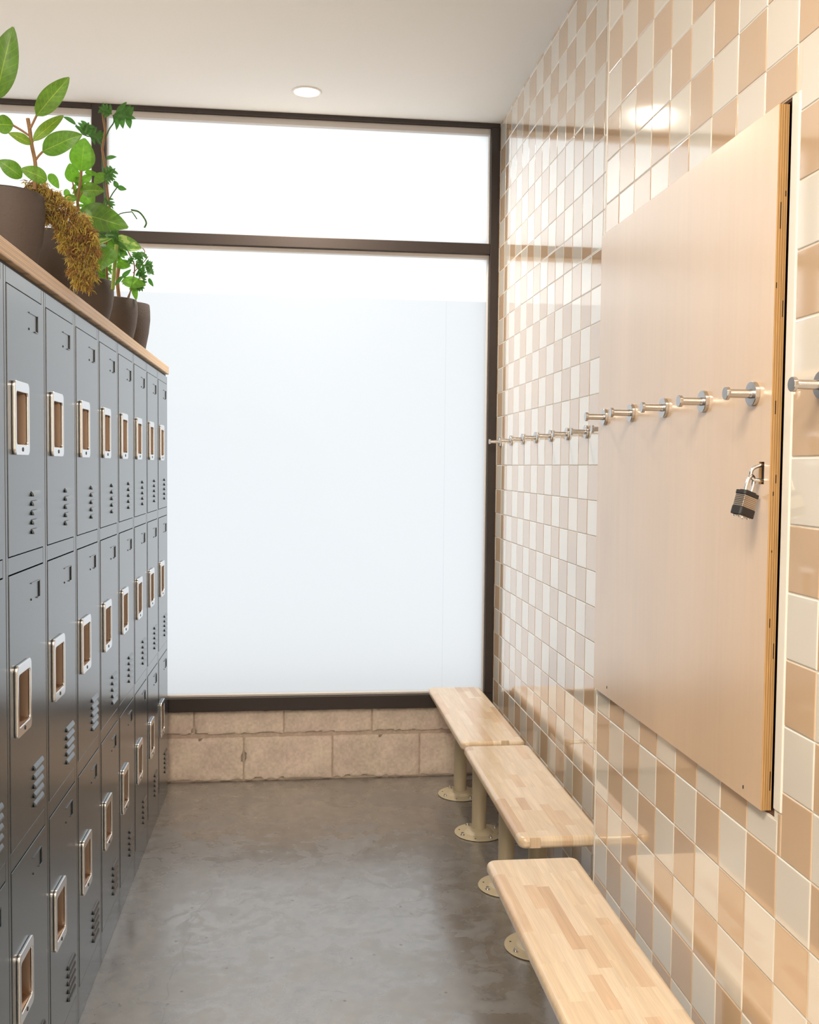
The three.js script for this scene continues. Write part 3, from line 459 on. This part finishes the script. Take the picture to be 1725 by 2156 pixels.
// ---------------------------------------------------------------- plants on the worktop
const POT_Y = 1.872, pots = [[-0.66, -2.39, 0.195, 0.085], [-0.66, -2.78, 0.192, 0.085], [-0.66, -3.27, 0.160, 0.085], [-0.66, -3.76, 0.181, 0.084], [-0.66, -4.08, 0.216, 0.084]];
const plantLabels = ['dark clay pot nearest the viewer holding an upright rubber plant', 'dark clay pot draped with moss, holding a broad-leaved rubber plant', 'dark clay pot with a variegated plant and a tall split-leaf climber', 'dark clay pot with a bushy plant of fine split leaves', 'dark clay pot at the window end of the worktop'];
const plants = pots.map(([x, z, h, r], i) => {
  const p = thing('potted_plant', plantLabels[i], i === 4 ? 'pot' : 'plant', [x, POT_Y, z], 'pots on the worktop');
  part('pot', lathe([[0, 0], [r * 0.66, 0], [r * 0.70, 0.004], [r * 0.80, h * 0.22], [r * 0.93, h * 0.48], [r * 1.0, h * 0.72], [r * 0.995, h * 0.88], [r * 0.97, h * 0.985], [r * 0.955, h], [r * 0.91, h * 0.998], [r * 0.90, h * 0.93], [r * 0.88, h * 0.86]], 48), M.pot, p);
  const sg = new THREE.CircleGeometry(r * 0.895, 32); sg.rotateX(-Math.PI / 2); sg.translate(0, h * 0.885, 0); part('soil', sg, M.soil, p);
  return p;
});
function local(p, q) { return V(q[0] - p.position.x, q[1] - p.position.y, q[2] - p.position.z); }
// a blade from base to tip: rounded or pointed outline, folded along the midrib and arched
function bladeGeo(base, tip, width, kind, r) {
  const dir = tip.clone().sub(base), len = dir.length(), ax = dir.clone().normalize(), view = V(0, EYE - POT_Y, 0).sub(V(-0.6, 0, -2.9)).normalize();
  const nrm = view.clone().add(V((r() - 0.5) * 0.7, (r() - 0.3) * 0.7, (r() - 0.5) * 0.5)); nrm.sub(ax.clone().multiplyScalar(nrm.dot(ax))).normalize();
  const side = ax.clone().cross(nrm).normalize(), nu = 14, nv = 6, P = [], UV = [], I = [], arch = len * (0.05 + r() * 0.09), fold = 0.18 + r() * 0.22, wave = r() * 6;
  for (let i = 0; i <= nu; i++) {
    const t = i / nu, prof = kind === 2 ? Math.pow(Math.sin(Math.PI * Math.pow(t, 0.75)), 0.8) : Math.pow(Math.sin(Math.PI * Math.pow(t * 0.985 + 0.006, 0.82)), 0.72);
    for (let j = 0; j <= nv; j++) {
      const s = (j / nv - 0.5) * 2, w = s * prof * width / 2, p = base.clone().addScaledVector(ax, t * len).addScaledVector(side, w);
      p.addScaledVector(nrm, arch * 4 * t * (1 - t) + Math.abs(s) * prof * width * 0.5 * fold + Math.sin(t * 9 + wave + s * 2) * width * 0.025); P.push(p.x, p.y, p.z); UV.push(j / nv, t);
    }
  }
  for (let i = 0; i < nu; i++) for (let j = 0; j < nv; j++) { const a = i * (nv + 1) + j, b = a + 1, c = a + nv + 1, d = c + 1; I.push(a, c, b, b, c, d); }
  const g = new THREE.BufferGeometry(); g.setAttribute('position', new THREE.Float32BufferAttribute(P, 3)); g.setAttribute('uv', new THREE.Float32BufferAttribute(UV, 2)); g.setIndex(I); g.computeVertexNormals(); return g;
}
// a split leaf: a narrow middle and pairs of curved fingers
function splitGeo(base, tip, width, r) {
  width *= 1.45; const dir = tip.clone().sub(base), len = dir.length(), ax = dir.clone().normalize(), nrm = V(0.25, 0.1, 1).sub(ax.clone().multiplyScalar(V(0.25, 0.1, 1).dot(ax))).normalize(), side = ax.clone().cross(nrm), out = [bladeGeo(base, tip, width * 0.34, 2, r)];
  for (let k = 0; k < 3; k++) for (const s of [-1, 1]) {
    const t = 0.12 + k * 0.25 + r() * 0.05, a = base.clone().addScaledVector(ax, t * len), e = a.clone().addScaledVector(ax, len * (0.24 - k * 0.02)).addScaledVector(side, s * width * (0.60 - k * 0.10)).addScaledVector(nrm, (r() - 0.5) * width * 0.25);
    out.push(bladeGeo(a, e, width * 0.235, 2, r));
  }
  return merge(out);
}
const leafRng = rng(77);
LEAVES.forEach(([pl, kind, b, t, w], li) => { const p = plants[pl - 1], B = local(p, b), E2 = local(p, t); part('leaf', kind === 2 && w > 0.02 ? splitGeo(B, E2, w, leafRng) : bladeGeo(B, E2, w, kind, leafRng), M.leaf[kind === 0 ? [4, 0, 5, 4, 0, 5][li % 6] : kind], p); });
STEMS.forEach(([pl, pts, rad]) => { const p = plants[pl - 1]; part('stem', tube(pts.map((q) => local(p, q)), rad, 18, 7), rad > 0.0055 && pl === 3 ? M.greenStem : pl === 3 && rad < 0.003 ? M.leaf[2] : M.stem, p); });
{ // small fingered leaves in the bushy pots
  const r = rng(31), bush = (pl, n, cx, cy, cz, rx, ry, rz, kind, len) => { const p = plants[pl - 1]; for (let i = 0; i < n; i++) { const a = V(cx + (r() - 0.5) * 2 * rx, cy + (r() - 0.5) * 2 * ry, cz + (r() - 0.5) * 2 * rz), d = V(r() * 1.2 - 0.3, r() - 0.75, (r() - 0.5) * 0.8).normalize(), e = a.clone().addScaledVector(d, len * (0.7 + r() * 0.7)), w = len * (0.28 + r() * 0.2);
    part('leaf', i % 3 ? bladeGeo(local(p, a.toArray()), local(p, e.toArray()), w, 2, r) : splitGeo(local(p, a.toArray()), local(p, e.toArray()), w * 1.7, r), M.leaf[kind], p); } };
  bush(4, 34, -0.575, 2.165, -3.72, 0.045, 0.065, 0.06, 2, 0.036); bush(3, 14, -0.60, 2.150, -3.22, 0.06, 0.018, 0.05, 2, 0.04); bush(3, 8, -0.60, 2.085, -3.24, 0.045, 0.04, 0.05, 1, 0.05); bush(2, 6, -0.60, 2.20, -2.84, 0.03, 0.05, 0.03, 1, 0.045);
}
{ // dry moss hanging over the first two pots
  const outline = [[40, 372], [75, 362], [112, 380], [132, 407], [160, 432], [165, 470], [158, 500], [142, 520], [125, 546], [104, 548], [97, 500], [93, 452], [60, 424], [40, 396]], inside = (x, y) => { let c = false; for (let i = 0, j = outline.length - 1; i < outline.length; j = i++) { const [a, b] = outline[i], [d, e] = outline[j]; if ((b > y) !== (e > y) && x < (d - a) * (y - b) / (e - b) + a) c = !c; } return c; };
  const r = rng(53), lists = [[], []];
  let made = 0;
  while (made < 9000) {
    const u = 40 + r() * 126, v = 362 + r() * 200; if (!inside(u + (fbm(v * 0.11, u * 0.11 + 7, 3) - 0.5) * 34, v + (fbm(u * 0.13, v * 0.13, 3) - 0.5) * 34) || fbm(u * 0.16 + 3, v * 0.16, 2) < 0.25) continue; made++;
    const f = (v - 362) / 200, z = -2.44 - 0.17 * f + (r() - 0.5) * 0.035, x = -0.6335 + (u - 40) * 0.00118 + (f - 0.3) * 0.02, y = 2.1005 - (v - 372) * 0.00116 - (f) * 0.004;
    const d = V((r() - 0.5) * 1.4, -0.25 - r() * 0.6 * f + (r() - 0.5) * 1.4, (r() - 0.5) * 1.4).normalize(), L = 0.006 + r() * 0.011, w = 0.0006 + r() * 0.0009, s = d.clone().cross(V(r() - 0.5, r() - 0.5, r() - 0.5)).normalize().multiplyScalar(w), b = V(x, y, z), m = b.clone().addScaledVector(d, L * 0.5).add(V(0, 0.002, 0)), e = b.clone().addScaledVector(d, L).add(V((r() - 0.5) * 0.006, -0.002, (r() - 0.5) * 0.006));
    const P = []; for (const [a, c, k] of [[b, m, 1], [m, e, 0.4]]) { const a1 = a.clone().add(s), a2 = a.clone().sub(s), c1 = c.clone().addScaledVector(s, k), c2 = c.clone().addScaledVector(s, -k); P.push(...a1.toArray(), ...c1.toArray(), ...a2.toArray(), ...a2.toArray(), ...c1.toArray(), ...c2.toArray()); }
    lists[fbm(u * 0.12, v * 0.12, 3) + (r() - 0.5) * 0.25 > 0.47 ? 0 : 1].push(...P);
  }
  const o = plants[1];
  lists.forEach((P, k) => { const g = new THREE.BufferGeometry(); g.setAttribute('position', new THREE.Float32BufferAttribute(P, 3)); g.computeVertexNormals(); g.translate(-o.position.x, -o.position.y, -o.position.z); part('moss', g, M.moss[k], o, k ? 'russet dry moss' : 'golden dry moss').userData.kind = 'stuff'; });
}

shade(scene);
renderer.render(scene, camera);
